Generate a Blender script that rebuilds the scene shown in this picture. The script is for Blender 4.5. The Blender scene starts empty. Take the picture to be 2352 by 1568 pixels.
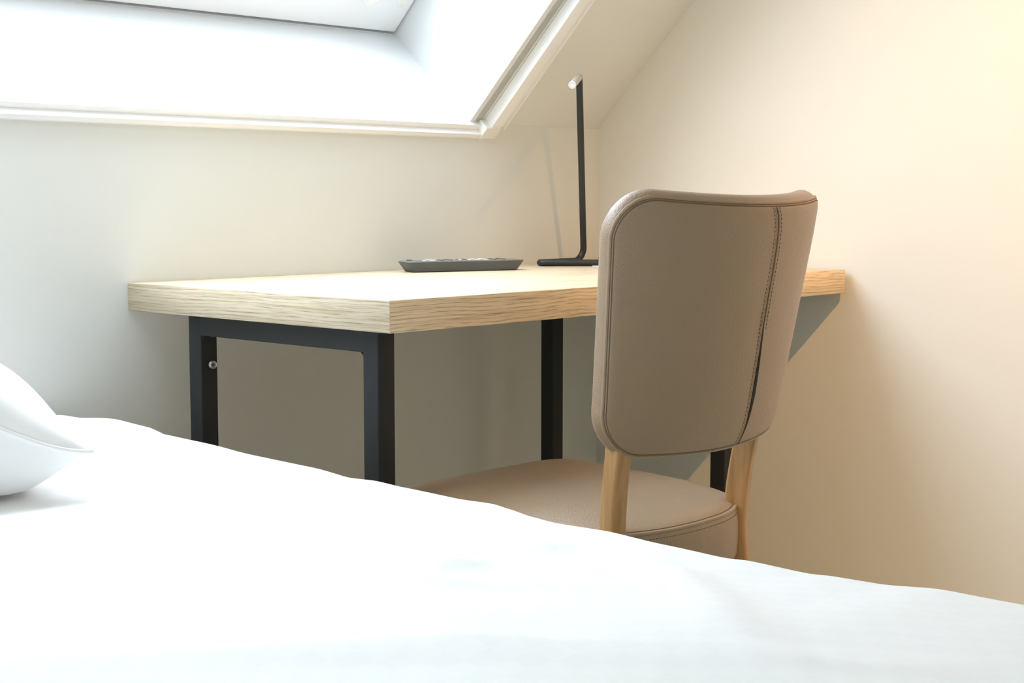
import bpy, bmesh, math, random
from mathutils import Vector, Matrix, noise
random.seed(4)
S = bpy.context.scene
COL = S.collection
PI = math.pi

# ------------------------------------------------------------------ materials
def srgb(r, g, b):
    f = lambda c: (c/255/12.92) if c/255 <= .04045 else ((c/255+.055)/1.055)**2.4
    return (f(r), f(g), f(b), 1)

class NT:
    """small helper around a material node tree"""
    def __init__(s, name, base=(.8, .8, .8, 1), rough=.5, spec=.5, metal=0.0):
        s.m = bpy.data.materials.new(name); s.m.use_nodes = True
        s.t = s.m.node_tree; s.b = s.t.nodes['Principled BSDF']
        s.b.inputs['Base Color'].default_value = base
        s.b.inputs['Roughness'].default_value = rough
        s.b.inputs['Specular IOR Level'].default_value = spec
        s.b.inputs['Metallic'].default_value = metal
    def n(s, typ, **kw):
        x = s.t.nodes.new(typ)
        for k, v in kw.items():
            if k in x.inputs: x.inputs[k].default_value = v
            else: setattr(x, k, v)
        return x
    def l(s, a, ao, b, bi): s.t.links.new(a.outputs[ao], b.inputs[bi])
    def coord(s, scale=(1, 1, 1), rot=(0, 0, 0), loc=(0, 0, 0)):
        tc = s.n('ShaderNodeTexCoord'); mp = s.n('ShaderNodeMapping')
        mp.inputs['Scale'].default_value = scale; mp.inputs['Rotation'].default_value = rot
        mp.inputs['Location'].default_value = loc
        s.l(tc, 'Object', mp, 'Vector'); return mp
    def ramp(s, stops):
        r = s.n('ShaderNodeValToRGB'); e = r.color_ramp.elements
        while len(e) < len(stops): e.new(.5)
        for i, (p, c) in enumerate(stops): e[i].position = p; e[i].color = c
        return r
    def bump(s, src, out, strength, dist):
        b = s.n('ShaderNodeBump'); b.inputs['Strength'].default_value = abs(strength); b.invert = strength < 0; b.inputs['Distance'].default_value = dist
        s.l(src, out, b, 'Height'); s.l(b, 'Normal', s.b, 'Normal'); return b

def m_plaster(name, col, rough=.85, spec=.25):
    k = NT(name, col, rough, spec)
    mp = k.coord(); n1 = k.n('ShaderNodeTexNoise', Scale=260.0, Detail=3.0)
    k.l(mp, 'Vector', n1, 'Vector'); k.bump(n1, 'Fac', .06, .002); return k.m

def m_gloss_white(name, col, rough=.35):
    k = NT(name, col, rough, .5)
    mp = k.coord(); n1 = k.n('ShaderNodeTexNoise', Scale=40.0, Detail=2.0); k.l(mp, 'Vector', n1, 'Vector')
    r = k.n('ShaderNodeMapRange'); r.inputs['To Min'].default_value = rough-.04; r.inputs['To Max'].default_value = rough+.04
    k.l(n1, 'Fac', r, 'Value'); k.l(r, 'Result', k.b, 'Roughness'); return k.m

def m_oak(name, scale, rot=(0, 0, 0), arc=0.0, light=(232, 214, 186), dark=(208, 184, 150), pore=(166, 138, 104), seed=0.0, pw=.5, lines=None):
    """oak laminate; `scale` stretches the noise so the grain runs along the axis with the small number"""
    k = NT(name, srgb(*light), .42, .4)
    mp = k.coord(scale, rot, (seed, seed*.7, seed*.3))
    dn = k.n('ShaderNodeTexNoise', Scale=.8, Detail=2.0); k.l(mp, 'Vector', dn, 'Vector')
    mixv = k.n('ShaderNodeMixRGB', blend_type='ADD'); mixv.inputs['Fac'].default_value = arc
    k.l(mp, 'Vector', mixv, 'Color1'); k.l(dn, 'Color', mixv, 'Color2')
    g = k.n('ShaderNodeTexNoise', Scale=2.2, Detail=7.0, Roughness=.62); k.l(mixv, 'Color', g, 'Vector')
    r1 = k.ramp([(.30, srgb(*dark)), (.52, srgb(*light)), (.75, srgb(*[min(255, c+8) for c in light]))])
    k.l(g, 'Fac', r1, 'Fac')
    p = k.n('ShaderNodeTexNoise', Scale=7.5, Detail=4.0, Roughness=.7); k.l(mixv, 'Color', p, 'Vector')
    r2 = k.ramp([(.55, (0, 0, 0, 1)), (.70, (1, 1, 1, 1))]); k.l(p, 'Fac', r2, 'Fac')
    mx = k.n('ShaderNodeMixRGB'); mx.inputs['Color2'].default_value = srgb(*pore)
    ma = k.n('ShaderNodeMath', operation='MULTIPLY'); ma.inputs[1].default_value = pw
    k.l(r2, 'Color', ma, 0); k.l(ma, 'Value', mx, 'Fac'); k.l(r1, 'Color', mx, 'Color1')
    last = mx
    if lines:                       # fine growth lines, bent by a slow distortion and broken up along their length
        mo = k.coord((1, 1, 1), (0, 0, 0), (seed, seed*.3, seed*.7))
        wv = k.n('ShaderNodeTexWave', wave_type='BANDS', bands_direction='Z')
        for kk, vv in zip(('Scale', 'Distortion', 'Detail', 'Detail Scale', 'Detail Roughness'), lines): wv.inputs[kk].default_value = vv
        k.l(mo, 'Vector', wv, 'Vector')
        r3 = k.ramp([(.70, (0, 0, 0, 1)), (.97, (1, 1, 1, 1))]); k.l(wv, 'Fac', r3, 'Fac')
        bn = k.n('ShaderNodeTexNoise', Scale=9.0, Detail=3.0); k.l(mp, 'Vector', bn, 'Vector')
        r4 = k.ramp([(.40, (0, 0, 0, 1)), (.62, (.62, .62, .62, 1))]); k.l(bn, 'Fac', r4, 'Fac')
        mm = k.n('ShaderNodeMath', operation='MULTIPLY'); k.l(r3, 'Color', mm, 0); k.l(r4, 'Color', mm, 1)
        m2 = k.n('ShaderNodeMixRGB'); m2.inputs['Color2'].default_value = srgb(*pore)
        k.l(mm, 'Value', m2, 'Fac'); k.l(mx, 'Color', m2, 'Color1'); last = m2
    k.l(last, 'Color', k.b, 'Base Color')
    k.bump(r2, 'Color', -.3, .0004); return k.m

def m_leather(name, col, rough=.44):
    k = NT(name, col, rough, .9)
    mp = k.coord()
    dn = k.n('ShaderNodeTexNoise', Scale=60.0, Detail=2.0); k.l(mp, 'Vector', dn, 'Vector')
    mixv = k.n('ShaderNodeMixRGB', blend_type='ADD'); mixv.inputs['Fac'].default_value = .012
    k.l(mp, 'Vector', mixv, 'Color1'); k.l(dn, 'Color', mixv, 'Color2')
    k.b.inputs['Sheen Weight'].default_value = .12; k.b.inputs['Sheen Roughness'].default_value = .35
    v = k.n('ShaderNodeTexVoronoi', Scale=420.0, feature='SMOOTH_F1'); v.inputs['Smoothness'].default_value = .4
    k.l(mixv, 'Color', v, 'Vector')
    n2 = k.n('ShaderNodeTexNoise', Scale=25.0, Detail=3.0); k.l(mp, 'Vector', n2, 'Vector')
    hs = k.ramp([(.3, tuple(c*.985 for c in col[:3])+(1,)), (.7, tuple(min(1, c*1.015) for c in col[:3])+(1,))])
    k.l(n2, 'Fac', hs, 'Fac'); k.l(hs, 'Color', k.b, 'Base Color')
    k.bump(v, 'Distance', -.45, .0008); return k.m

def m_paint(name, col, rough=.45, bump=.05):
    k = NT(name, col, rough, .5)
    mp = k.coord(); n1 = k.n('ShaderNodeTexNoise', Scale=300.0, Detail=2.0); k.l(mp, 'Vector', n1, 'Vector')
    k.bump(n1, 'Fac', bump, .001); return k.m

def m_metal(name, col, rough=.3):
    k = NT(name, col, rough, .5, 1.0)
    mp = k.coord((1, 1, 1)); n1 = k.n('ShaderNodeTexNoise', Scale=150.0); k.l(mp, 'Vector', n1, 'Vector')
    r = k.n('ShaderNodeMapRange'); r.inputs['To Min'].default_value = rough-.08; r.inputs['To Max'].default_value = rough+.08
    k.l(n1, 'Fac', r, 'Value'); k.l(r, 'Result', k.b, 'Roughness'); return k.m

def m_linen(name, col, check=True):
    k = NT(name, col, .8, .2)
    k.b.inputs['Sheen Weight'].default_value = .15
    mp = k.coord((1, 1, 1), (0, 0, .12))
    w = k.n('ShaderNodeTexNoise', Scale=500.0, Detail=2.0); k.l(mp, 'Vector', w, 'Vector')
    if check:
        c = k.n('ShaderNodeTexChecker', Scale=44.0)
        c.inputs['Color1'].default_value = col; c.inputs['Color2'].default_value = tuple(x*.982 for x in col[:3])+(1,)
        k.l(mp, 'Vector', c, 'Vector'); k.l(c, 'Color', k.b, 'Base Color')
    k.bump(w, 'Fac', .08, .001); return k.m

def m_beech(name):
    k = NT(name, srgb(186, 146, 98), .4, .4)
    mp = k.coord((60, 60, 4)); n1 = k.n('ShaderNodeTexNoise', Scale=1.6, Detail=6.0, Roughness=.65); k.l(mp, 'Vector', n1, 'Vector')
    r = k.ramp([(.3, srgb(164, 122, 78)), (.55, srgb(188, 147, 98)), (.8, srgb(202, 164, 114))])
    k.l(n1, 'Fac', r, 'Fac'); k.l(r, 'Color', k.b, 'Base Color'); k.bump(n1, 'Fac', .05, .001); return k.m

def m_glass(name):
    k = NT(name); t = k.t; t.nodes.remove(k.b)
    out = [n for n in t.nodes if n.type == 'OUTPUT_MATERIAL'][0]
    tr = k.n('ShaderNodeBsdfTransparent'); tr.inputs['Color'].default_value = (.96, .98, .97, 1)
    gl = k.n('ShaderNodeBsdfGlossy'); gl.inputs['Roughness'].default_value = .02
    fr = k.n('ShaderNodeFresnel'); fr.inputs['IOR'].default_value = 1.5
    mx = k.n('ShaderNodeMixShader')
    ge = k.n('ShaderNodeNewGeometry'); ml = k.n('ShaderNodeMath', operation='MULTIPLY'); iv = k.n('ShaderNodeMath', operation='SUBTRACT'); iv.inputs[0].default_value = 1.0
    k.l(ge, 'Backfacing', iv, 1); k.l(fr, 'Fac', ml, 0); k.l(iv, 'Value', ml, 1); k.l(ml, 'Value', mx, 0); k.l(tr, 'BSDF', mx, 1); k.l(gl, 'BSDF', mx, 2); k.l(mx, 'Shader', out, 'Surface'); return k.m

def m_emit(name, col, strength):
    k = NT(name, col, .4); k.b.inputs['Emission Color'].default_value = col; k.b.inputs['Emission Strength'].default_value = strength; return k.m

def m_floor(name):
    k = NT(name, srgb(150, 120, 90), .5, .4)
    mp = k.coord((1, 1, 1)); br = k.n('ShaderNodeTexBrick', Scale=1.0)
    br.inputs['Color1'].default_value = srgb(184, 204, 210); br.inputs['Color2'].default_value = srgb(174, 195, 201)  # cool pale tone chosen to bounce fill light under the desk
    br.inputs['Mortar'].default_value = srgb(96, 94, 90); br.inputs['Brick Width'].default_value = 1.2
    br.inputs['Row Height'].default_value = .16; br.inputs['Mortar Size'].default_value = .002
    k.l(mp, 'Vector', br, 'Vector'); k.l(br, 'Color', k.b, 'Base Color'); return k.m

WALLB = m_plaster('pale grey wall paint', srgb(230, 232, 230))
WALL = m_plaster('white plaster', srgb(226, 226, 220))
CEIL = m_plaster('ceiling plaster', srgb(226, 226, 219))
LINING = m_gloss_white('window lining white', srgb(224, 225, 225), .45)
WHITE = m_gloss_white('white lacquer', srgb(246, 246, 245), .3)
PLASTIC = m_gloss_white('white plastic', srgb(240, 239, 232), .4)
OAK_TOP = m_oak('oak laminate top', (2.2, 46, 46), arc=.6)
OAK_END = m_oak('oak laminate end', (60, 2.4, 110), arc=.35, light=(212, 197, 170), dark=(182, 161, 128), pore=(126, 100, 70), seed=3.1, pw=.5, lines=(66, 9, 2, .09, .5))  # base darkened in colour against the strong daylight on this end
OAK_FRONT = m_oak('oak laminate front', (2.2, 60, 92), arc=2.0, light=(244, 217, 178), dark=(218, 184, 138), pore=(122, 84, 50), seed=7.3, pw=.5, lines=(58, 26, 2, .075, .45))  # warm lamp light put into the colour of the front face
BLACK = m_paint('black powder coat', srgb(38, 39, 39), .55, .12); BLACK.node_tree.nodes['Principled BSDF'].inputs['Specular IOR Level'].default_value = .25
DARKROD = m_paint('black lamp lacquer', srgb(38, 41, 42), .42, .03)
LEATHER = m_leather('taupe leather', srgb(154, 128, 99))
PIPING = m_leather('taupe leather piping', srgb(160, 135, 106), .45)
THREAD = m_paint('brown thread', srgb(112, 90, 66), .8, .0)
SLIT = m_paint('dark zip shade', srgb(22, 22, 24), .8, .0)
BEECH = m_beech('beech wood')
STEEL = m_metal('steel', srgb(200, 198, 190), .3)
SILVER = m_metal('satin aluminium', srgb(222, 222, 216), .42)
RUBBER = m_paint('black rubber', srgb(34, 35, 36), .6, .02)
GREYPL = m_paint('dark grey plastic', srgb(84, 87, 84), .45, .05)
GREYTOP = m_paint('grey plastic face', srgb(118, 121, 118), .42, .05)
BTN_W = m_paint('white buttons', srgb(232, 232, 228), .4, .0)
BTN_D = m_paint('dark buttons', srgb(70, 73, 72), .4, .0)
DUVET = m_linen('white cotton duvet', srgb(249, 249, 249))
PILLOWM = m_linen('white cotton pillow', srgb(249, 249, 249), False)
MATTR = m_linen('mattress ticking', srgb(228, 226, 220), False)
BASEM = m_paint('bed base fabric', srgb(96, 90, 84), .9, .2)
GLASS = m_glass('clear window glass')
FLOORM = m_floor('pale blue floor boards')
GAP_DARK = m_paint('dark gap tone', srgb(60, 63, 62), .7, .0)
LENS = m_gloss_white('frosted lens', srgb(236, 238, 238), .5)
GLOW = m_emit('warm lamp glass', (1.0, .72, .42, 1), 6.0)

# ------------------------------------------------------------------ object helpers
def tag(o, label=None, cat=None, group=None, kind=None):
    if label: o['label'] = label
    if cat: o['category'] = cat
    if group: o['group'] = group
    if kind: o['kind'] = kind
    return o

def thing(name, label, cat, loc, group=None):
    o = bpy.data.objects.new(name, None); COL.objects.link(o); o.location = loc; o.empty_display_size = .05
    return tag(o, label, cat, group)

def wloc(o):
    v = Vector((0, 0, 0))
    while o is not None: v += Vector(o.location); o = o.parent
    return v

def obj(name, bm, mats, parent=None, smooth=True, angle=40, origin=None):
    """link a bmesh (world coordinates) as one mesh object, optionally under a parent"""
    off = wloc(parent) if parent else Vector(origin or (0, 0, 0))
    bmesh.ops.translate(bm, verts=bm.verts, vec=-off)
    bmesh.ops.recalc_face_normals(bm, faces=bm.faces)
    me = bpy.data.meshes.new(name); bm.to_mesh(me); bm.free()
    for m in (mats if isinstance(mats, (list, tuple)) else [mats]): me.materials.append(m)
    if smooth:
        for p in me.polygons: p.use_smooth = True
        me.set_sharp_from_angle(angle=math.radians(angle))
    o = bpy.data.objects.new(name, me); COL.objects.link(o)
    if parent: o.parent = parent
    elif origin: o.location = origin
    return o

def struct(name, bm, mats, parent=None, **kw):
    o = obj(name, bm, mats, parent, **kw)
    if not parent: o['kind'] = 'structure'
    return o

IDENT = Matrix.Identity(4)
def box(bm, x0, x1, y0, y1, z0, z1, M=IDENT, bevel=0, seg=2):
    vs = [bm.verts.new(M @ Vector(p)) for p in
          [(x0, y0, z0), (x1, y0, z0), (x1, y1, z0), (x0, y1, z0), (x0, y0, z1), (x1, y0, z1), (x1, y1, z1), (x0, y1, z1)]]
    fs = [bm.faces.new([vs[i] for i in f]) for f in
          [(0, 3, 2, 1), (4, 5, 6, 7), (0, 1, 5, 4), (1, 2, 6, 5), (2, 3, 7, 6), (3, 0, 4, 7)]]
    if bevel:
        es = list({e for f in fs for e in f.edges})
        bmesh.ops.bevel(bm, geom=es, offset=bevel, segments=seg, profile=.6, affect='EDGES')
    return bm

def B(): return bmesh.new()

def tube(bm, pts, r, seg=14, closed=False, caps=True, radii=None, squash=1.0):
    pts = [Vector(p) for p in pts]; n = len(pts); rings = []
    prev = None
    for i in range(n):
        if closed: t = (pts[(i+1) % n]-pts[i-1]).normalized()
        else: t = (pts[min(i+1, n-1)]-pts[max(i-1, 0)]).normalized()
        if prev is None:
            a = Vector((0, 0, 1)) if abs(t.z) < .9 else Vector((1, 0, 0))
            u = t.cross(a).normalized()
        else:
            u = (prev - t*prev.dot(t)).normalized()
        prev = u; v = t.cross(u)
        rr = radii[i] if radii else r
        rings.append([bm.verts.new(pts[i]+u*rr*math.cos(2*PI*k/seg)+v*rr*squash*math.sin(2*PI*k/seg)) for k in range(seg)])
    m = n if closed else n-1
    for i in range(m):
        a, b = rings[i], rings[(i+1) % n]
        for k in range(seg): bm.faces.new((a[k], a[(k+1) % seg], b[(k+1) % seg], b[k]))
    if caps and not closed:
        bm.faces.new(rings[0][::-1]); bm.faces.new(rings[-1])
    return bm

def fillet(pts, r, seg=8):
    """round the inner corners of a polyline"""
    pts = [Vector(p) for p in pts]; out = [pts[0]]
    for i in range(1, len(pts)-1):
        p, a, b = pts[i], (pts[i-1]-pts[i]), (pts[i+1]-pts[i])
        rr = r[i-1] if isinstance(r, (list, tuple)) else r
        ang = a.angle(b); d = min(rr/math.tan(ang/2), a.length*.49, b.length*.49); rr = d*math.tan(ang/2)
        a.normalize(); b.normalize()
        c = p+(a+b).normalized()*(rr/math.sin(ang/2))
        p0, p1 = p+a*d, p+b*d; v0, v1 = p0-c, p1-c
        w = v0.angle(v1)
        for k in range(seg+1):
            t = k/seg
            out.append(c+(v0*math.sin((1-t)*w)+v1*math.sin(t*w))/math.sin(w))
    out.append(pts[-1]); return out

def lathe(bm, prof, M=IDENT, seg=24):
    """revolve (radius, height) profile round local z"""
    rings = []
    for r, z in prof:
        if r < 1e-6: rings.append([bm.verts.new(M @ Vector((0, 0, z)))])
        else: rings.append([bm.verts.new(M @ Vector((r*math.cos(2*PI*k/seg), r*math.sin(2*PI*k/seg), z))) for k in range(seg)])
    for a, b in zip(rings, rings[1:]):
        for k in range(seg):
            k2 = (k+1) % seg
            if len(a) == 1 and len(b) == 1: continue
            if len(a) == 1: bm.faces.new((a[0], b[k], b[k2]))
            elif len(b) == 1: bm.faces.new((a[k], a[k2], b[0]))
            else: bm.faces.new((a[k], a[k2], b[k2], b[k]))
    return bm

def frame_to(p, zdir, xdir=None):
    z = Vector(zdir).normalized()
    x = Vector(xdir) if xdir else (Vector((0, 0, 1)) if abs(z.z) < .9 else Vector((1, 0, 0)))
    x = (x - z*x.dot(z)).normalized(); y = z.cross(x)
    M = Matrix((x, y, z)).transposed().to_4x4(); M.translation = Vector(p); return M

# ------------------------------------------------------------------ camera
CAM = Vector((-2.46710768, -2.03654298, .881967018)); YAW = .826630733; PITCH = -.0946151091; FPX = 3474.317
cd = bpy.data.cameras.new('camera'); cam = bpy.data.objects.new('camera', cd); COL.objects.link(cam)
cd.sensor_width = 36; cd.sensor_fit = 'HORIZONTAL'; cd.lens = FPX/2352*36; cd.clip_start = .02
cam.location = CAM; cam.rotation_euler = (PI/2+PITCH, 0, -YAW); S.camera = cam

# ------------------------------------------------------------------ room shell
GX = .012            # inner face of the right wall
ZK = 1.02534; AL = .78943
XL, YF, ZC = -3.6, -3.6, 2.3
UP = Vector((0, -math.cos(AL), math.sin(AL))); NS = Vector((0, math.sin(AL), math.cos(AL)))
# slope frame: local x = world x, local y = up the slope (t), local z = outward (off)
SM = Matrix(((1, 0, 0), (0, UP.y, NS.y), (0, UP.z, NS.z))).to_4x4(); SM.translation = Vector((0, 0, ZK))
TT = (ZC-ZK)/math.sin(AL); YT = -TT*math.cos(AL)

struct('floor', box(B(), XL-.1, GX+.1, YF-.1, .1, -.1, 0), FLOORM, smooth=False)
struct('wall_back', box(B(), XL-.1, GX+.1, 0, .1, -.1, ZK-.0005), WALL, smooth=False)
struct('wall_left', box(B(), XL-.1, XL, YF-.1, .1, -.1, ZC+.1), WALLB, smooth=False)
struct('wall_front', box(B(), XL-.1, GX+.1, YF-.1, YF, -.1, ZC+.1), WALLB, smooth=False)
struct('wall_right', box(B(), GX, GX+.1, YF-.1, .5, -.1, ZC+.4), WALL, smooth=False)
OX0, OX1, OT0, OT1 = -2.42, -.376, .0025, .84      # skylight opening on the slope
bm = B(); TH = .08
HG = .012            # the rough hole is a little larger than the lined opening
box(bm, XL-.1, OX0-HG, -.06, TT+.05, 0, TH, SM); box(bm, OX1+HG, GX+.1, -.06, TT+.05, 0, TH, SM)
box(bm, OX0-HG, OX1+HG, -.06, OT0-HG, 0, TH, SM); box(bm, OX0-HG, OX1+HG, OT1+HG, TT+.05, 0, TH, SM)
struct('ceiling_slope', bm, CEIL, smooth=False)
struct('ceiling', box(B(), XL-.1, GX+.1, YF-.1, YT+.01, ZC, ZC+.1), CEIL, smooth=False)

# ---- skylight: lining, sash, pane
bm = B(); D = .275; tw = .02
win = bpy.data.objects.new('window_1', None); COL.objects.link(win); win.location = SM @ Vector((-1.4, 0, 0)); win['kind'] = 'structure'
win.empty_display_size = .05
def lin_quad(bm, a, b, c, d, nrm, th=.03):
    """thick board: visible face a b c d (slope coords), thickness along nrm"""
    va = [bm.verts.new(SM @ Vector(p)) for p in (a, b, c, d)]
    vb = [bm.verts.new(SM @ (Vector(p)+Vector(nrm)*th)) for p in (a, b, c, d)]
    bm.faces.new(va); bm.faces.new(vb[::-1])
    for i in range(4): bm.faces.new((va[i], vb[i], vb[(i+1) % 4], va[(i+1) % 4]))
e = .06
lin_quad(bm, (OX0-.03, OT0, .0), (OX1+.03, OT0, .0), (OX1+.03, -.02, D), (OX0-.03, -.02, D), (0, -1, 0))
lin_quad(bm, (OX0-.03, OT0-.02, D), (OX1+.03, OT0-.02, D), (OX1+.03, -.02, D+.08), (OX0-.03, -.02, D+.08), (0, -1, 0), .012)
lin_quad(bm, (OX0, OT1, .0), (OX1, OT1, .0), (OX1, OT1+.02, D+.06), (OX0, OT1+.02, D+.06), (0, 1, 0))
lin_quad(bm, (OX1, OT0-.05, .0), (OX1, OT1+.03, .0), (OX1, OT1+.03, D+.08), (OX1, -.06, D+.08), (1, 0, 0))
lin_quad(bm, (OX0, OT0-.05, .0), (OX0, OT1+.03, .0), (OX0, OT1+.03, D+.08), (OX0, -.06, D+.08), (-1, 0, 0))
obj('lining', bm, LINING, win, smooth=False)
st0, st1 = -.012, OT1+.012; zf, zb = D-.004, D+.055; rw = .115; stw = .09; OXM = -1.505
for sx0, sx1 in ((OX0+.004, OX1-.004),):
    bm = B()
    box(bm, sx0, sx1, st0, st0+rw, zf, zb, SM, .006, 3); box(bm, sx0, sx1, st1-rw, st1, zf, zb, SM, .006, 3)
    box(bm, sx0, sx0+stw, st0+rw-.004, st1-rw+.004, zf, zb, SM, .004, 2); box(bm, sx1-stw, sx1, st0+rw-.004, st1-rw+.004, zf, zb, SM, .004, 2)
    sash = obj('sash', bm, WHITE, win)
    obj('pane', box(B(), sx0+stw-.01, sx1-stw+.01, st0+rw-.01, st1-rw+.01, D+.022, D+.03, SM), GLASS, sash, smooth=False)
    obj('gap_shade_strip', box(B(), sx0, sx1, -.0185, -.0122, D+.012, D+.05, SM), GAP_DARK, sash, smooth=False)  # dark strip added to deepen the shade in the gap below the sash
bm = B(); hx, ht = -.4095, .0625
lathe(bm, [(.0035, zf-.001), (.006, zf-.0035), (.0105, zf-.0035), (.0118, zf-.0018), (.0122, zf+.004), (.0035, zf+.004)], SM @ Matrix.Translation((hx, ht, 0)))
obj('bolt_sleeve', bm, PLASTIC, win)
obj('bolt_hole', lathe(B(), [(0, zf-.0012), (.0062, zf-.0012), (.0062, zf+.003)], SM @ Matrix.Translation((hx-.001, ht, 0))), PLASTIC, win)
bm = B(); R2 = Matrix.Rotation(.35, 4, 'Z'); T2 = SM @ Matrix.Translation((-.503, .066, zf)) @ R2
box(bm, -.012, .014, -.010, .03, -.016, .002, T2, .003); box(bm, -.006, .006, .004, .012, -.028, -.014, T2, .002)
obj('latch', bm, PLASTIC, win)

# ---- white profiled blind frame round the opening
bf = thing('blind_frame', 'white ribbed blind frame mounted around the skylight opening', 'window blind frame', SM @ Vector((-1.4, 0, -.012)))
RX0, RX1 = -.3395, -.3135
def side_rail(x_in, x_out, sgn):
    bm = B(); a, b = sorted((x_in, x_out))
    box(bm, a, b, -.012, OT1+.06, -.024, -.0005, SM, .0016, 2)
    lip = x_in-sgn*.0012
    box(bm, min(lip, x_in+sgn*.004), max(lip, x_in+sgn*.004), -.012, OT1+.06, -.0132, -.0006, SM, .0005, 1)
    return bm
def flange(x_out, sgn):
    bm = B(); a, b = sorted((x_out+sgn*.003, x_out+sgn*.040)); box(bm, a, b, -.012, OT1+.06, -.004, -.0005, SM, .001, 1)
    a, b = sorted((x_out+sgn*.033, x_out+sgn*.038)); box(bm, a, b, -.012, OT1+.06, -.0075, -.003, SM, .001, 1); return bm
LX0 = OX0+OX1-RX0; LX1 = OX0+OX1-RX1
obj('side_rail', side_rail(RX0, RX1, 1), WHITE, bf); obj('side_rail', side_rail(LX0, LX1, -1), WHITE, bf)
obj('rail_flange', flange(RX1, 1), WHITE, bf); obj('rail_flange', flange(LX1, -1), WHITE, bf)
bm = B()
box(bm, LX0-.001, RX0+.001, -.018, -.008, -.024, -.0008, SM, .0012, 2)
for q in range(3): box(bm, LX0, RX0, -.0185-.0018*q-.0013, -.0185-.0018*q, -.0235+.0025*q, -.0008, SM, .0003, 1)
box(bm, LX0, RX0, -.0275, -.0235, -.0135, -.0008, SM, .0008, 1)
box(bm, LX0, RX0, -.0345, -.0305, -.0055, -.0008, SM, .0008, 1)
box(bm, LX0, RX0, -.0305, -.0270, -.0030, -.0008, SM)
obj('bottom_rail', bm, WHITE, bf)
obj('pull_bar', box(B(), LX0+.001, RX0-.001, -.0085, .0032, -.0105, .0085, SM, .0012, 2), WHITE, bf)
obj('top_rail', box(B(), LX0, RX0, OT1+.002, OT1+.05, -.05, -.0008, SM, .003, 2), WHITE, bf)
for xa in (-.3535, LX1-.001):
    bm = B(); box(bm, xa, xa+.040, -.0165, .0105, -.0262, -.0005, SM, .0016, 2); box(bm, xa, xa+.006, -.0205, -.010, -.0252, -.0005, SM, .001, 1)
    obj('corner_cap', bm, PLASTIC, bf)

# ------------------------------------------------------------------ desk
DL, DW, DT, DZ = 1.14034, .6, .04293, .75
desk = thing('desk', 'oak desk with black metal frame standing against the low wall', 'desk', (-DL/2, -.3, 0))
bm = box(B(), -DL, 0, -DW, -.0006, DZ-DT, DZ, IDENT, .0008, 1)
for f in bm.faces:
    f.normal_update(); n = f.normal
    f.material_index = 1 if abs(n.x) > .7 else (2 if abs(n.y) > .7 else 0)
top = obj('tabletop', bm, [OAK_TOP, OAK_END, OAK_FRONT], desk, angle=60)
W3 = .0305; FZ = DZ-DT
def leg(x, y): return box(B(), x, x+W3, y, y+W3, .004, FZ-.0002, IDENT, .0024, 3)
LX, RX, YR, YFR = -1.122, -.318, -.163, -.557
for x in (LX, RX):
    for y in (YFR, YR):
        lg = obj('leg', leg(x, y), BLACK, desk)
        obj('foot', lathe(B(), [(0, 0), (.012, 0), (.012, .006), (0, .006)], Matrix.Translation((x+W3/2, y+W3/2, 0))), RUBBER, lg)
    obj('top_rail', box(B(), x+.0001, x+W3-.0001, YFR+W3-.003, YR+.003, FZ-W3, FZ-.0002, IDENT, .0006, 1), BLACK, desk)
    obj('foot_rail', box(B(), x, x+W3, YFR+W3, YR, .03, .03+W3, IDENT, .0022, 2), BLACK, desk)
    # welded fillets at the inner corners of the frame
    for y, s in ((YFR+W3, 1), (YR, -1)):
        obj('weld', tube(B(), [(x+.003, y+s*.0004, FZ-W3-.0045), (x+.003, y+s*.005, FZ-W3-.0002)], .0014, 8), BLACK, desk)
def screw(p, d):
    M = frame_to(p, d); o = obj('screw', lathe(B(), [(0, .0115), (.0035, .0115), (.0042, .0128), (.0058, .0125), (.0066, .011), (.0066, .0085), (.003, .008), (.003, -.002), (0, -.002)], M), STEEL, desk)
    obj('screw_recess', lathe(B(), [(0, .0118), (.0028, .0118), (.0028, .011)], M, 6), GAP_DARK, o)  # dark hex plug, its colour stands for the shade inside the socket
screw((LX+W3*.55, YR, .632), (-.25, -1, 0)); screw((RX+W3*.62, YR, .690), (-.1, -1, 0))
for y in (YFR+W3+.02, YR-.012):
    obj('screw', lathe(B(), [(0, -.0022), (.004, -.002), (.006, 0), (0, .0005)], Matrix.Translation((LX+W3/2, y, FZ-W3))), STEEL, desk)

# ------------------------------------------------------------------ chair
CXC = -.910
chair = thing('chair', 'taupe leather chair with beech legs tucked under the desk', 'chair', (CXC, -.7, 0))
bxc, by0, bz0, br, wb, wt, BH, BR = -.8985, -.9525, .5658, .2008, .2008, .227, .3154, .4119
BT = .034
def bpt(a, v, depth):
    ph = a/BR; rad = BR-depth; n = BR-rad*math.cos(ph)
    return Vector((bxc+rad*math.sin(ph), by0-math.sin(br)*v+math.cos(br)*n, bz0+math.cos(br)*v+math.sin(br)*n))
def rtrap(rt=.052, rb=.06, n=14, dense=26):
    P = []
    def arc(cx, cy, r, a0, a1):
        for k in range(n+1):
            t = a0+(a1-a0)*k/n; P.append((cx+r*math.cos(t), cy+r*math.sin(t)))
    def lin(p, q, m):
        for k in range(1, m): P.append((p[0]+(q[0]-p[0])*k/m, p[1]+(q[1]-p[1])*k/m))
    arc(wb-rb, rb, rb, -PI/2, 0); lin((wb, rb), (wt, BH-rt), dense)
    arc(wt-rt, BH-rt, rt, 0, PI/2); lin((wt-rt, BH), (-(wt-rt), BH), dense)
    arc(-(wt-rt), BH-rt, rt, PI/2, PI); lin((-wt, BH-rt), (-wb, rb), dense)
    arc(-(wb-rb), rb, rb, PI, 1.5*PI); lin((-(wb-rb), 0), (wb-rb, 0), dense)
    return P
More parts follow.
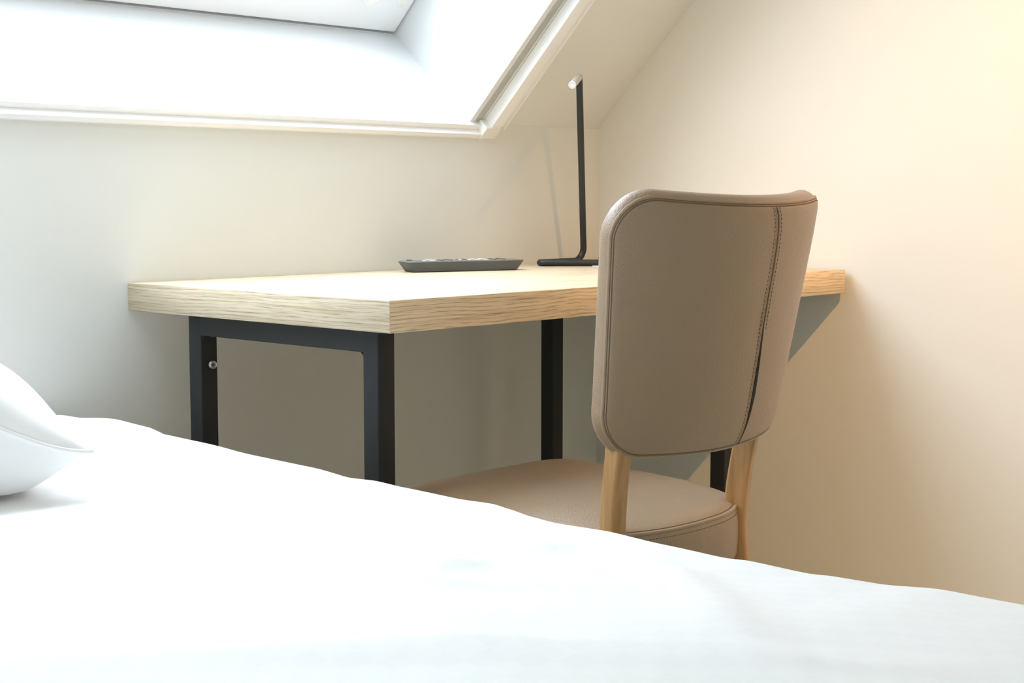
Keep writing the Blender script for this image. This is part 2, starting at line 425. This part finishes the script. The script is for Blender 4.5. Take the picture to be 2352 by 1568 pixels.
OUTL = rtrap(); NO = len(OUTL)
ONRM = []
for i in range(NO):
    a, b = OUTL[i-1], OUTL[(i+1) % NO]; tx, ty = b[0]-a[0], b[1]-a[1]; L = math.hypot(tx, ty); ONRM.append((ty/L, -tx/L))
CEN = (0, BH*.5)
def ring(bm, scale, depth, push=0):
    r = []
    for (a, v), (na, nv) in zip(OUTL, ONRM):
        aa = CEN[0]+(a-CEN[0])*scale+na*push; vv = CEN[1]+(v-CEN[1])*scale+nv*push
        r.append(bm.verts.new(bpt(aa, vv, depth)))
    return r
bm = B(); rings = []
for s in (.03, .2, .4, .6, .75, .85, .92, .96):
    rings.append(ring(bm, s, -.004*(1-s**4)-.0015))
rings += [ring(bm, 1, -.0012, -.0045), ring(bm, 1, .0002, -.0022), ring(bm, 1, .0022, -.0018), ring(bm, 1, .004, .0008), ring(bm, 1, .007, .003)]
for d, p in ((.012, .0055), (.018, .0068), (.024, .0062), (.029, .004), (.033, .0)): rings.append(ring(bm, 1, d*BT/.034, p))
for s, d in ((.96, .038), (.9, .042), (.8, .046), (.6, .049), (.4, .050), (.2, .050), (.03, .050)): rings.append(ring(bm, s, d))
for a, b in zip(rings, rings[1:]):
    for k in range(NO): bm.faces.new((a[k], a[(k+1) % NO], b[(k+1) % NO], b[k]))
bm.faces.new(rings[0]); bm.faces.new(rings[-1][::-1])
back = obj('backrest', bm, LEATHER, chair, angle=180)
obj('piping', tube(B(), [bpt(a+na*.0002, v+nv*.0002, .0035) for (a, v), (na, nv) in zip(OUTL, ONRM)], .0024, 8, closed=True), PIPING, back)
obj('groove_shade_line', tube(B(), [bpt(a-na*.0034, v-nv*.0034, .0000) for (a, v), (na, nv) in zip(OUTL, ONRM)], .0010, 6, closed=True), THREAD, back)  # brown tube paints the dark of the rim crease; nothing is indented

def stitches(pts, step=.0052, duty=.62, r=.00046):
    """dashed thread following a closed or open polyline of surface points"""
    bm = B(); acc = []; d = 0
    P = [Vector(p) for p in pts]; cum = [0]
    for i in range(1, len(P)): cum.append(cum[-1]+(P[i]-P[i-1]).length)
    def at(s):
        for i in range(1, len(P)):
            if cum[i] >= s:
                t = (s-cum[i-1])/max(1e-9, cum[i]-cum[i-1]); return P[i-1].lerp(P[i], t)
        return P[-1]
    s = 0
    while s+step*duty < cum[-1]:
        tube(bm, [at(s), at(s+step*duty/2), at(s+step*duty)], r, 5); s += step
    return bm
loop = [bpt(a+na*.0036, v+nv*.0036, .0105) for (a, v), (na, nv) in zip(OUTL, ONRM)]
o = obj('stitching', stitches(loop+[loop[0]]), THREAD, back); o['label'] = 'brown stitching around the rim'
# centre seam on the rear face ; below, a dark strip stands in for the shaded zip gap
SEAM = [(.016, .3135), (.024, .300), (.029, .28), (.0315, .243), (.032, .209), (.034, .166), (.039, .101), (.042, .042), (.038, .015), (.030, .0015)]
def cr(P, m=8):
    out = []
    for i in range(len(P)-1):
        p0, p1, p2, p3 = P[max(i-1, 0)], P[i], P[i+1], P[min(i+2, len(P)-1)]
        for k in range(m):
            t = k/m
            out.append(tuple(.5*((2*p1[j])+(-p0[j]+p2[j])*t+(2*p0[j]-5*p1[j]+4*p2[j]-p3[j])*t*t+(-p0[j]+3*p1[j]-3*p2[j]+p3[j])*t**3) for j in range(len(p1))))
    out.append(P[-1]); return out
SM2 = cr(SEAM)
def rear_depth(a, v):
    w = wb+(wt-wb)*v/BH
    s = max(abs(a)/w, abs(v-BH/2)/(BH/2)); return -.004*(1-min(1, s)**4)-.0015*(1 if s < .97 else 0)
sline = lambda da, dd, lo=.004: [bpt(a+da, v, rear_depth(a+da, v)+dd) for a, v in SM2 if lo < v < .3115]
obj('seam_piping', tube(B(), sline(.0030, .0004, .165), .0013, 8), PIPING, back)
obj('seam_piping', tube(B(), sline(-.0030, .0004), .0013, 8), PIPING, back)
obj('groove_shade_line', tube(B(), sline(0, .0000), .0009, 6), THREAD, back)  # thin dark tube in place of an indented, shaded seam
obj('stitching', stitches(sline(.0078, -.0001, .150)), THREAD, back); obj('stitching', stitches(sline(-.0078, -.0001)), THREAD, back)
bm = B(); strip = []
for a, v in SM2:
    if v > .168 or v < .003: continue
    t = (.168-v)/.165; w = .0066*math.sin(min(1, t*1.25)*PI*.5)*(1 if t < .6 else max(0.12, 1-(t-.6)/.4))
    d = rear_depth(a, v)-.0009
    strip.append((bm.verts.new(bpt(a-w*.2, v, d)), bm.verts.new(bpt(a+w, v, d)), bm.verts.new(bpt(a+w, v, d+.003)), bm.verts.new(bpt(a-w*.2, v, d+.003))))
for p, q in zip(strip, strip[1:]):
    for k in range(4): bm.faces.new((p[k], p[(k+1) % 4], q[(k+1) % 4], q[k]))
bm.faces.new(strip[0]); bm.faces.new(strip[-1][::-1])
o = obj('zip_gap_shade', bm, SLIT, back); o['label'] = 'dark strip standing in for the open slit in the back seam'

# seat
half = [(0, -.484), (.09, -.484), (.145, -.486), (.186, -.500), (.203, -.535), (.205, -.60), (.204, -.70), (.198, -.79), (.178, -.845), (.148, -.880), (.11, -.906), (.06, -.922), (0, -.927)]
hs = cr(half, 7)
SO = hs+[(-x, y) for x, y in hs[-2:0:-1]]
SO = [(x+.030*min(1, max(0, (y+.85)/.30)), y) for x, y in SO]; NS_ = len(SO); SC = (0, -.70)
def sring(bm, s, z, push=0):
    r = []
    for x, y in SO:
        dx, dy = x-SC[0], y-SC[1]; L = math.hypot(dx, dy)
        r.append(bm.verts.new((CXC+SC[0]+dx*s+dx/L*push, SC[1]+dy*s+dy/L*push, z)))
    return r
bm = B(); rg = []; ZS = .470
for s, z in ((.03, .026), (.25, .0255), (.45, .0242), (.62, .0215), (.76, .017), (.87, .011), (.94, .006), (.98, .002)): rg.append(sring(bm, s, ZS+z))
for p, z in ((-.002, .0), (.0005, -.003), (.0028, -.010), (.004, -.022), (.004, -.045), (.002, -.066), (-.003, -.074)): rg.append(sring(bm, 1, ZS+z, p))
rg.append(sring(bm, .9, ZS-.075)); rg.append(sring(bm, .1, ZS-.075))
for a, b in zip(rg, rg[1:]):
    for k in range(NS_): bm.faces.new((a[k], a[(k+1) % NS_], b[(k+1) % NS_], b[k]))
bm.faces.new(rg[0]); bm.faces.new(rg[-1][::-1])
seat = obj('seat', bm, LEATHER, chair, angle=180)
def sloop(push, z):
    out = []
    for x, y in SO:
        dx, dy = x-SC[0], y-SC[1]; L = math.hypot(dx, dy); out.append((CXC+dx+dx/L*push, SC[1]+dy+dy/L*push, z))
    return out
obj('piping', tube(B(), sloop(-.0005, ZS-.001), .0024, 8, closed=True), PIPING, seat)
obj('groove_shade_line', tube(B(), sloop(-.0045, ZS+.0012), .0009, 6, closed=True), THREAD, seat)  # dark line along the seat edge, crease shade put in as colour
lp = sloop(.0024, ZS-.0085); obj('stitching', stitches(lp+[lp[0]]), THREAD, seat)
obj('seat_frame', box(B(), CXC-.15, CXC+.17, -.86, -.53, ZS-.125, ZS-.0755, IDENT, .004, 2), BEECH, chair)

def sweep_rect(bm, path, w, t, ang, r=.004):
    """rounded rectangular bar along path of (point, scale); cross-section rotated by ang about z"""
    prof = []
    for cx, cy, a0 in ((w/2-r, t/2-r, 0), (-(w/2-r), t/2-r, PI/2), (-(w/2-r), -(t/2-r), PI), (w/2-r, -(t/2-r), 1.5*PI)):
        for k in range(4): prof.append((cx+r*math.cos(a0+k*PI/6), cy+r*math.sin(a0+k*PI/6)))
    c, s = math.cos(ang), math.sin(ang); rr = []
    for p, sc in path:
        rr.append([bm.verts.new((p[0]+(x*c-y*s)*sc, p[1]+(x*s+y*c)*sc, p[2])) for x, y in prof])
    for a, b in zip(rr, rr[1:]):
        for k in range(len(prof)): bm.faces.new((a[k], a[(k+1) % len(prof)], b[(k+1) % len(prof)], b[k]))
    bm.faces.new(rr[0][::-1]); bm.faces.new(rr[-1]); return bm
for sg in (-1, 1):
    xc = CXC+sg*.1335
    pth = cr([(xc+sg*.030, -.955, 0, .85), (xc+sg*.012, -.915, .2, 1), (xc+sg*.001, -.895, .40, 1), (xc, -.893, .47, 1), (xc+sg*.003, -.899, .53, 1), (xc+sg*.009, -.911, .60, 1)], 6)
    lg = obj('leg', sweep_rect(B(), [((x, y, z), s) for x, y, z, s in pth], .0222, .0300, sg*.34), BEECH, chair)
    M = frame_to((xc+sg*.0111, -.8965+.003, .437), (sg*.94, .34*1, 0))
    obj('screw_cap', lathe(B(), [(0, .0032), (.004, .003), (.007, .0012), (.0075, -.002)], M), GREYPL, lg)
    obj('leg', sweep_rect(B(), [((CXC+.026+sg*.155, -.545, 0), .8), ((CXC+.026+sg*.155, -.545, .2), .95), ((CXC+.026+sg*.155, -.545, ZS-.076), 1.1)], .034, .034, 0, .006), BEECH, chair)

# ------------------------------------------------------------------ desk lamp
RT = .0064
lamp = thing('desk_lamp', 'slim black desk lamp with bent rod stem on the desk', 'lamp', (-.13, -.1, DZ))
zl = DZ+RT+.0003
A = Vector((-.279, -.078, zl)); Bq = Vector((-.105, -.262, zl)); Cq = Vector((-.028, -.048, zl)); Sb = Vector((-.130, -.081, zl)); T = Vector((-.222, -.1445, 1.1125))
H = Vector((-.457, -.327, 1.0755))
path = fillet([Cq, Bq, A, Sb, T], [.03, .011, .022], 10)
path[-1:] = []
d1 = (Sb-T).normalized(); d2 = (H-T).normalized()
n0 = len(path)
base_end = 0
obj('base', tube(B(), fillet([Cq, Bq, A, A.lerp(Sb, .62)], [.03, .0095], 12), RT, 14), DARKROD, lamp)
stem_path = fillet([A.lerp(Sb, .6), Sb, T, T+d2*.03], [.024, .016], 12)
obj('stem', tube(B(), stem_path, RT, 14), DARKROD, lamp)
head = obj('lamp_head', tube(B(), [T+d2*.026, T+d2*.028, H-d2*.002, H], RT, 20, radii=[RT*.9, RT*1.03, RT*1.03, RT*.97]), SILVER, lamp)
M = frame_to(H, d2); obj('end_cap', lathe(B(), [(0, .0004), (RT*.72, .0004), (RT*.78, -.001), (RT*.8, .0009), (RT*1.0, .0007), (RT*1.05, -.002)], M), LENS, head)
obj('tip_cap', lathe(B(), [(0, .012), (RT*.9, .010), (RT*1.25, .004), (RT*1.25, -.012), (0, -.012)], frame_to(Cq+Vector((0, 0, .001)), (Cq-Bq))), RUBBER, lamp)
obj('foot_pad', box(B(), -.205, -.165, -.185, -.165, DZ, DZ+.0012, IDENT), LENS, lamp)

# ------------------------------------------------------------------ remote control
rc = thing('remote_control', 'grey remote control lying on the desk beside the lamp', 'remote control', (-.51, -.125, DZ))
p0 = Vector((-.612, -.092, 0)); p1 = Vector((-.415, -.162, 0)); ld = (p1-p0).normalized(); wd = Vector((-ld.y, ld.x, 0)); LL = (p1-p0).length; RW = .044; RH = .0195
RM = Matrix((ld, wd, Vector((0, 0, 1)))).transposed().to_4x4(); RM.translation = p0+Vector((0, 0, DZ+.0004))
def slab(bm, rects):
    """stack of rounded rectangles (x0,x1,y0,y1,z,r)"""
    rr = []
    for x0, x1, y0, y1, z, r in rects:
        ring_ = []
        for cx, cy, a0 in ((x1-r, y1-r, 0), (x0+r, y1-r, PI/2), (x0+r, y0+r, PI), (x1-r, y0+r, 1.5*PI)):
            for k in range(5): ring_.append(bm.verts.new(RM @ Vector((cx+r*math.cos(a0+k*PI/8), cy+r*math.sin(a0+k*PI/8), z))))
        rr.append(ring_)
    for a, b in zip(rr, rr[1:]):
        for k in range(len(a)): bm.faces.new((a[k], a[(k+1) % len(a)], b[(k+1) % len(a)], b[k]))
    bm.faces.new(rr[0][::-1]); bm.faces.new(rr[-1]); return bm
obj('body', slab(B(), [(.002, LL-.002, .002, RW-.002, 0, .004), (.0, LL, 0, RW, .001, .005), (-.011, LL+.012, -.003, RW+.003, RH-.003, .006), (-.0115, LL+.0125, -.0033, RW+.0033, RH-.0018, .006)]), GREYPL, rc, angle=35)
face = obj('face_plate', slab(B(), [(-.011, LL+.012, -.003, RW+.003, RH-.0018, .006), (-.010, LL+.011, -.002, RW+.002, RH-.0003, .006), (.004, LL-.004, .008, RW-.008, RH+.0004, .006)]), GREYTOP, rc, angle=35)
obj('button', slab(B(), [(.0, .012, .030, .036, RH-.001, .002), (.001, .011, .031, .035, RH+.0016, .0018)]), BTN_D, rc, angle=35)
nb = 0
for ix in range(10):
    for iy in range(3):
        x = .024+ix*.0178; y = .009+iy*.0125
        if (ix, iy) in ((0, 1), (0, 2), (2, 2), (4, 2)): continue
        w = .0046 if ix in (1, 6, 7) else .0036
        white = ix in (0, 1, 6, 7) or (ix in (4, 5) and iy == 0)
        bm = B(); lathe(bm, [(0, .0013), (w*.75, .0012), (w, .0007), (w, -.0015)], RM @ Matrix.Translation((x, y, RH+.0002)), 14)
        obj('button', bm, BTN_W if white else BTN_D, rc)

# ------------------------------------------------------------------ bed, duvet, pillow
BX0, BX1, BY0, BY1 = -2.78, -1.29, -2.06, -.02
bed = thing('bed', 'low bed under the white duvet with its head against the low wall', 'bed', ((BX0+BX1)/2, -1.04, 0))
obj('base', box(B(), BX0+.01, BX1-.02, BY0+.01, BY1-.01, .08, .28, IDENT, .01, 2), BASEM, bed)
obj('mattress', box(B(), BX0+.005, BX1-.012, BY0+.01, BY1-.01, .281, .485, IDENT, .03, 4), MATTR, bed)
for x in (BX0+.1, BX1-.12):
    for y in (BY0+.1, BY1-.1): obj('leg', box(B(), x-.03, x+.03, y-.03, y+.03, 0, .0805, IDENT, .004, 1), BLACK, bed)

EDGE = [(.05, .560), (-.077, .562), (-.164, .569), (-.24, .566), (-.277, .560), (-.363, .558), (-.485, .554), (-.607, .552), (-.672, .548), (-.718, .550), (-.764, .548), (-.856, .547), (-.910, .549), (-.930, .547), (-.962, .543), (-.999, .541), (-1.076, .543), (-1.143, .540), (-1.216, .538), (-1.245, .540), (-1.312, .539), (-1.335, .541), (-1.383, .542), (-1.445, .548), (-1.523, .548), (-1.75, .545), (-2.2, .54)]
def eh(y):
    for (ya, za), (yb, zb) in zip(EDGE, EDGE[1:]):
        if yb <= y <= ya:
            t = (ya-y)/(ya-yb); t = t*t*(3-2*t)*.5+t*.5; return za+(zb-za)*t
    return EDGE[0][1] if y > EDGE[0][0] else EDGE[-1][1]
def sm(a, b, x): t = min(1, max(0, (x-a)/(b-a))); return t*t*(3-2*t)
def fold(x, y, x0, y0, ang, w, L):
    dx, dy = x-x0, y-y0; u = dx*math.cos(ang)+dy*math.sin(ang); v = -dx*math.sin(ang)+dy*math.cos(ang)
    v += .02*math.sin(u*9+x0*17)
    return math.exp(-(v/w)**2)*math.exp(-(u/L)**2)
FOLDS = [(-1.42, -.62, .55, .018, .18, .006), (-1.52, -.78, .5, .014, .2, .004), (-1.60, -.98, 2.2, .022, .22, .005), (-1.68, -1.05, 2.35, .018, .25, .004),
         (-1.40, -1.02, 1.25, .03, .12, .006), (-1.45, -1.3, 1.0, .03, .2, .005), (-1.75, -1.25, 2.3, .02, .3, .005), (-1.5, -1.1, .2, .02, .15, .003), (-1.38, -.8, .3, .02, .1, .004), (-1.62, -1.2, .9, .03, .2, .004)]
def duvet_z(x, y):
    t = sm(-1.30, -1.55, x)
    z = eh(y)*(1-t)+(.555+.008*sm(-.9, 0, y))*t
    z += t*.9*(noise.noise(Vector((x*2.6, y*2.6, 1.3)))*.010+noise.noise(Vector((x*7, y*7, 4.1)))*.0035)
    for fx, fy, an, w, L, h in FOLDS: z += 1.6*h*fold(x, y, fx, fy, an, w, L)*sm(-1.29, -1.36, x)
    f = sm(.42, .31, abs(x+1.80))*sm(.38, .27, abs(y+.29)); z = z*(1-f)+min(z, .549)*f
    return z
ER = .062
def duvet_pt(s, y):
    """s runs across the bed: flat top, rounded edge, hanging side"""
    flat = BX1-BX0
    if s < 0:                                      # far left side hang
        q = -s
        if q < ER*PI/2: a = q/ER; return Vector((BX0-ER*math.sin(a), y, duvet_z(BX0, y)-ER*(1-math.cos(a))))
        return Vector((BX0-ER, y, duvet_z(BX0, y)-ER-(q-ER*PI/2)))
    if s <= flat: return Vector((BX0+s, y, duvet_z(BX0+s, y)))
    q = s-flat; z0 = duvet_z(BX1, y)
    w = .012*math.sin(y*14)+.008*math.sin(y*31+1)
    if q < ER*PI/2:
        a = q/ER; return Vector((BX1+ER*math.sin(a)+w*a*.35, y, z0-ER*(1-math.cos(a))))
    h = q-ER*PI/2; return Vector((BX1+ER+w*(.55+min(1, h/.2)*.6), y, z0-ER-h))
bm = B(); HANG = .24; flat = BX1-BX0
ss = [-(ER*PI/2+HANG)+k*.03 for k in range(int((ER*PI/2+HANG)/.03))]
k = 0.0
while k < flat-.30: ss.append(k); k += .03
while k < flat+ER*PI/2: ss.append(k); k += .009
while k < flat+ER*PI/2+HANG: ss.append(k); k += .02
ys = []; y = BY1-.012
while y > -1.75: ys.append(y); y -= .011
while y > BY0-.03: ys.append(y); y -= .03
grid = [[bm.verts.new(duvet_pt(s, y)) for s in ss] for y in ys]
# foot end hangs down too
for hstep in range(1, 9):
    row = []
    for s in ss:
        p = duvet_pt(s, ys[-1]); a = min(1, hstep/3)*PI/2
        row.append(bm.verts.new((p.x, ys[-1]-.05*math.sin(a), p.z-.05*(1-math.cos(a))-max(0, hstep-3)*.045)))
    grid.append(row)
for r0, r1 in zip(grid, grid[1:]):
    for i in range(len(ss)-1): bm.faces.new((r0[i], r0[i+1], r1[i+1], r1[i]))
dv = obj('duvet', bm, DUVET, None, angle=180, origin=((BX0+BX1)/2, -1.04, .55))
so = dv.modifiers.new('thickness', 'SOLIDIFY'); so.thickness = .026; so.offset = -1
tag(dv, 'white checked cotton duvet spread over the bed in the foreground', 'duvet')

# pillow: two puffed faces meeting in a seam with pinched corners
PC = Vector((-1.790, -.296, 0)); pa = math.radians(-15)
PL, PW = .288, .215
ux = Vector((math.cos(pa), math.sin(pa), 0)); uy = Vector((-math.sin(pa), math.cos(pa), 0))
def pil(u, v, side):
    """u,v in -1..1"""
    e1 = (1-abs(u)**2.6); e2 = (1-abs(v)**2.6); puff = (max(0, e1)*max(0, e2))**.55
    pinch = 1-.03*(1-abs(v)**2)*abs(u)**6; pin2 = 1-.08*(1-abs(u)**2)*abs(v)**6
    x = u*PL*pinch; y = v*PW*pin2
    seam = .603+.062*sm(1.0, .35, u)*(.35+.65*sm(1, -.6, v))
    wr = noise.noise(Vector((u*3.2, v*3.2, 7+side)))*.013*puff-.010*math.exp(-((v+.52-.25*u)/.09)**2)*puff+.006*math.sin(u*11+v*5)*puff*(abs(u)**2)
    if side > 0: z = seam+(.128-.048*sm(1.0, .35, u))*puff+wr
    else: z = max(seam-.165*max(0, e1)**.95*max(0, e2)**.36+wr*.3, .5545+.004*abs(u))
    p = PC+ux*x+uy*y; return Vector((p.x, p.y, z))
bm = B(); NU, NV = 56, 44
def f_(t): return math.sin(t*PI/2)*.55+t*.45
for side in (1, -1):
    g = [[bm.verts.new(pil(f_(-1+2*i/NU), f_(-1+2*j/NV), side)) for i in range(NU+1)] for j in range(NV+1)]
    for j in range(NV):
        for i in range(NU): bm.faces.new((g[j][i], g[j][i+1], g[j+1][i+1], g[j+1][i]))
bmesh.ops.remove_doubles(bm, verts=bm.verts, dist=.0004)
pw = thing('pillow', 'white cotton pillow on the bed below the skylight', 'pillow', (PC.x, PC.y, .553))
obj('cushion', bm, PILLOWM, pw, angle=180)
edge = []
for i in range(61): edge.append((f_(-1+2*i/60), -1))
for i in range(1, 61): edge.append((1, f_(-1+2*i/60)))
for i in range(1, 61): edge.append((f_(1-2*i/60), 1))
for i in range(1, 60): edge.append((-1, f_(1-2*i/60)))
obj('seam', tube(B(), [pil(u, v, 1) for u, v in edge], .0032, 8, closed=True), PILLOWM, pw)

# ------------------------------------------------------------------ light
FILL = 6
SPOT = 172; SPOTC = (1.0, .52, .16); SKY = 8.7; SKYC = (.865, .95, 1.10, 1)
LP = Vector((-1.0, -1.95, 2.2))
sp = thing('ceiling_spotlight', 'small white spotlight on the flat ceiling above the chair', 'ceiling light', (LP.x, LP.y, ZC))
obj('housing', lathe(B(), [(0, ZC), (.045, ZC), (.045, ZC-.055), (.041, ZC-.055), (.036, ZC-.03), (0, ZC-.03)], Matrix.Translation((LP.x, LP.y, 0))), WHITE, sp)
obj('lens', lathe(B(), [(0, ZC-.033), (.034, ZC-.033), (.034, ZC-.031)], Matrix.Translation((LP.x, LP.y, 0))), GLOW, sp)
ld_ = bpy.data.lights.new('spot_lamp', 'SPOT'); lo = bpy.data.objects.new('spot_lamp', ld_); COL.objects.link(lo)
lo.location = LP; ld_.energy = SPOT; ld_.color = SPOTC; ld_.shadow_soft_size = .012; ld_.spot_size = math.radians(70); ld_.spot_blend = 1.0
lo.rotation_euler = (Vector((.4, -1.0, .3))-LP).to_track_quat('-Z', 'Y').to_euler()

PLP = Vector((-2.3, -2.95, ZC))  # unseen panel added as ambient fill for the room side
cp = thing('fill_panel', 'added fill panel on the unseen ceiling behind the bed', 'ceiling light', PLP)
obj('frame', box(B(), PLP.x-.2, PLP.x+.2, PLP.y-.2, PLP.y+.2, ZC-.02, ZC, IDENT, .004, 2), WHITE, cp)
pl = bpy.data.lights.new('fill_lamp', 'AREA'); plo = bpy.data.objects.new('fill_lamp', pl); COL.objects.link(plo)
plo.location = PLP-Vector((0, 0, .024)); pl.size = .36; pl.energy = FILL; pl.color = (1.0, .98, .92)
w = bpy.data.worlds.new('sky'); S.world = w; w.use_nodes = True
bg = w.node_tree.nodes['Background']; bg.inputs['Color'].default_value = SKYC; bg.inputs['Strength'].default_value = SKY
pd = bpy.data.lights.new('skylight_portal', 'AREA'); po = bpy.data.objects.new('skylight_portal', pd); COL.objects.link(po)
pd.shape = 'RECTANGLE'; pd.size = OX1-OX0-.12; pd.size_y = OT1-.15
pd.cycles.is_portal = True
Mp = SM @ Matrix.Translation(((OX0+OX1)/2, (OT0+OT1)/2, D+.06))
Rx = Vector((-1, 0, 0)); po.matrix_world = Matrix((Rx, UP, NS)).transposed().to_4x4()
po.location = Mp.translation

S.view_settings.view_transform = 'Standard'; S.view_settings.look = 'None'
S.view_settings.exposure = 0.0; S.view_settings.gamma = 1.0; S.view_settings.use_curve_mapping = False
S.cycles.max_bounces = 14; S.cycles.diffuse_bounces = 8; S.cycles.glossy_bounces = 4; S.cycles.transparent_max_bounces = 16
S.cycles.sample_clamp_indirect = 8.0; S.cycles.caustics_reflective = False; S.cycles.caustics_refractive = False
S.cycles.use_denoising = True
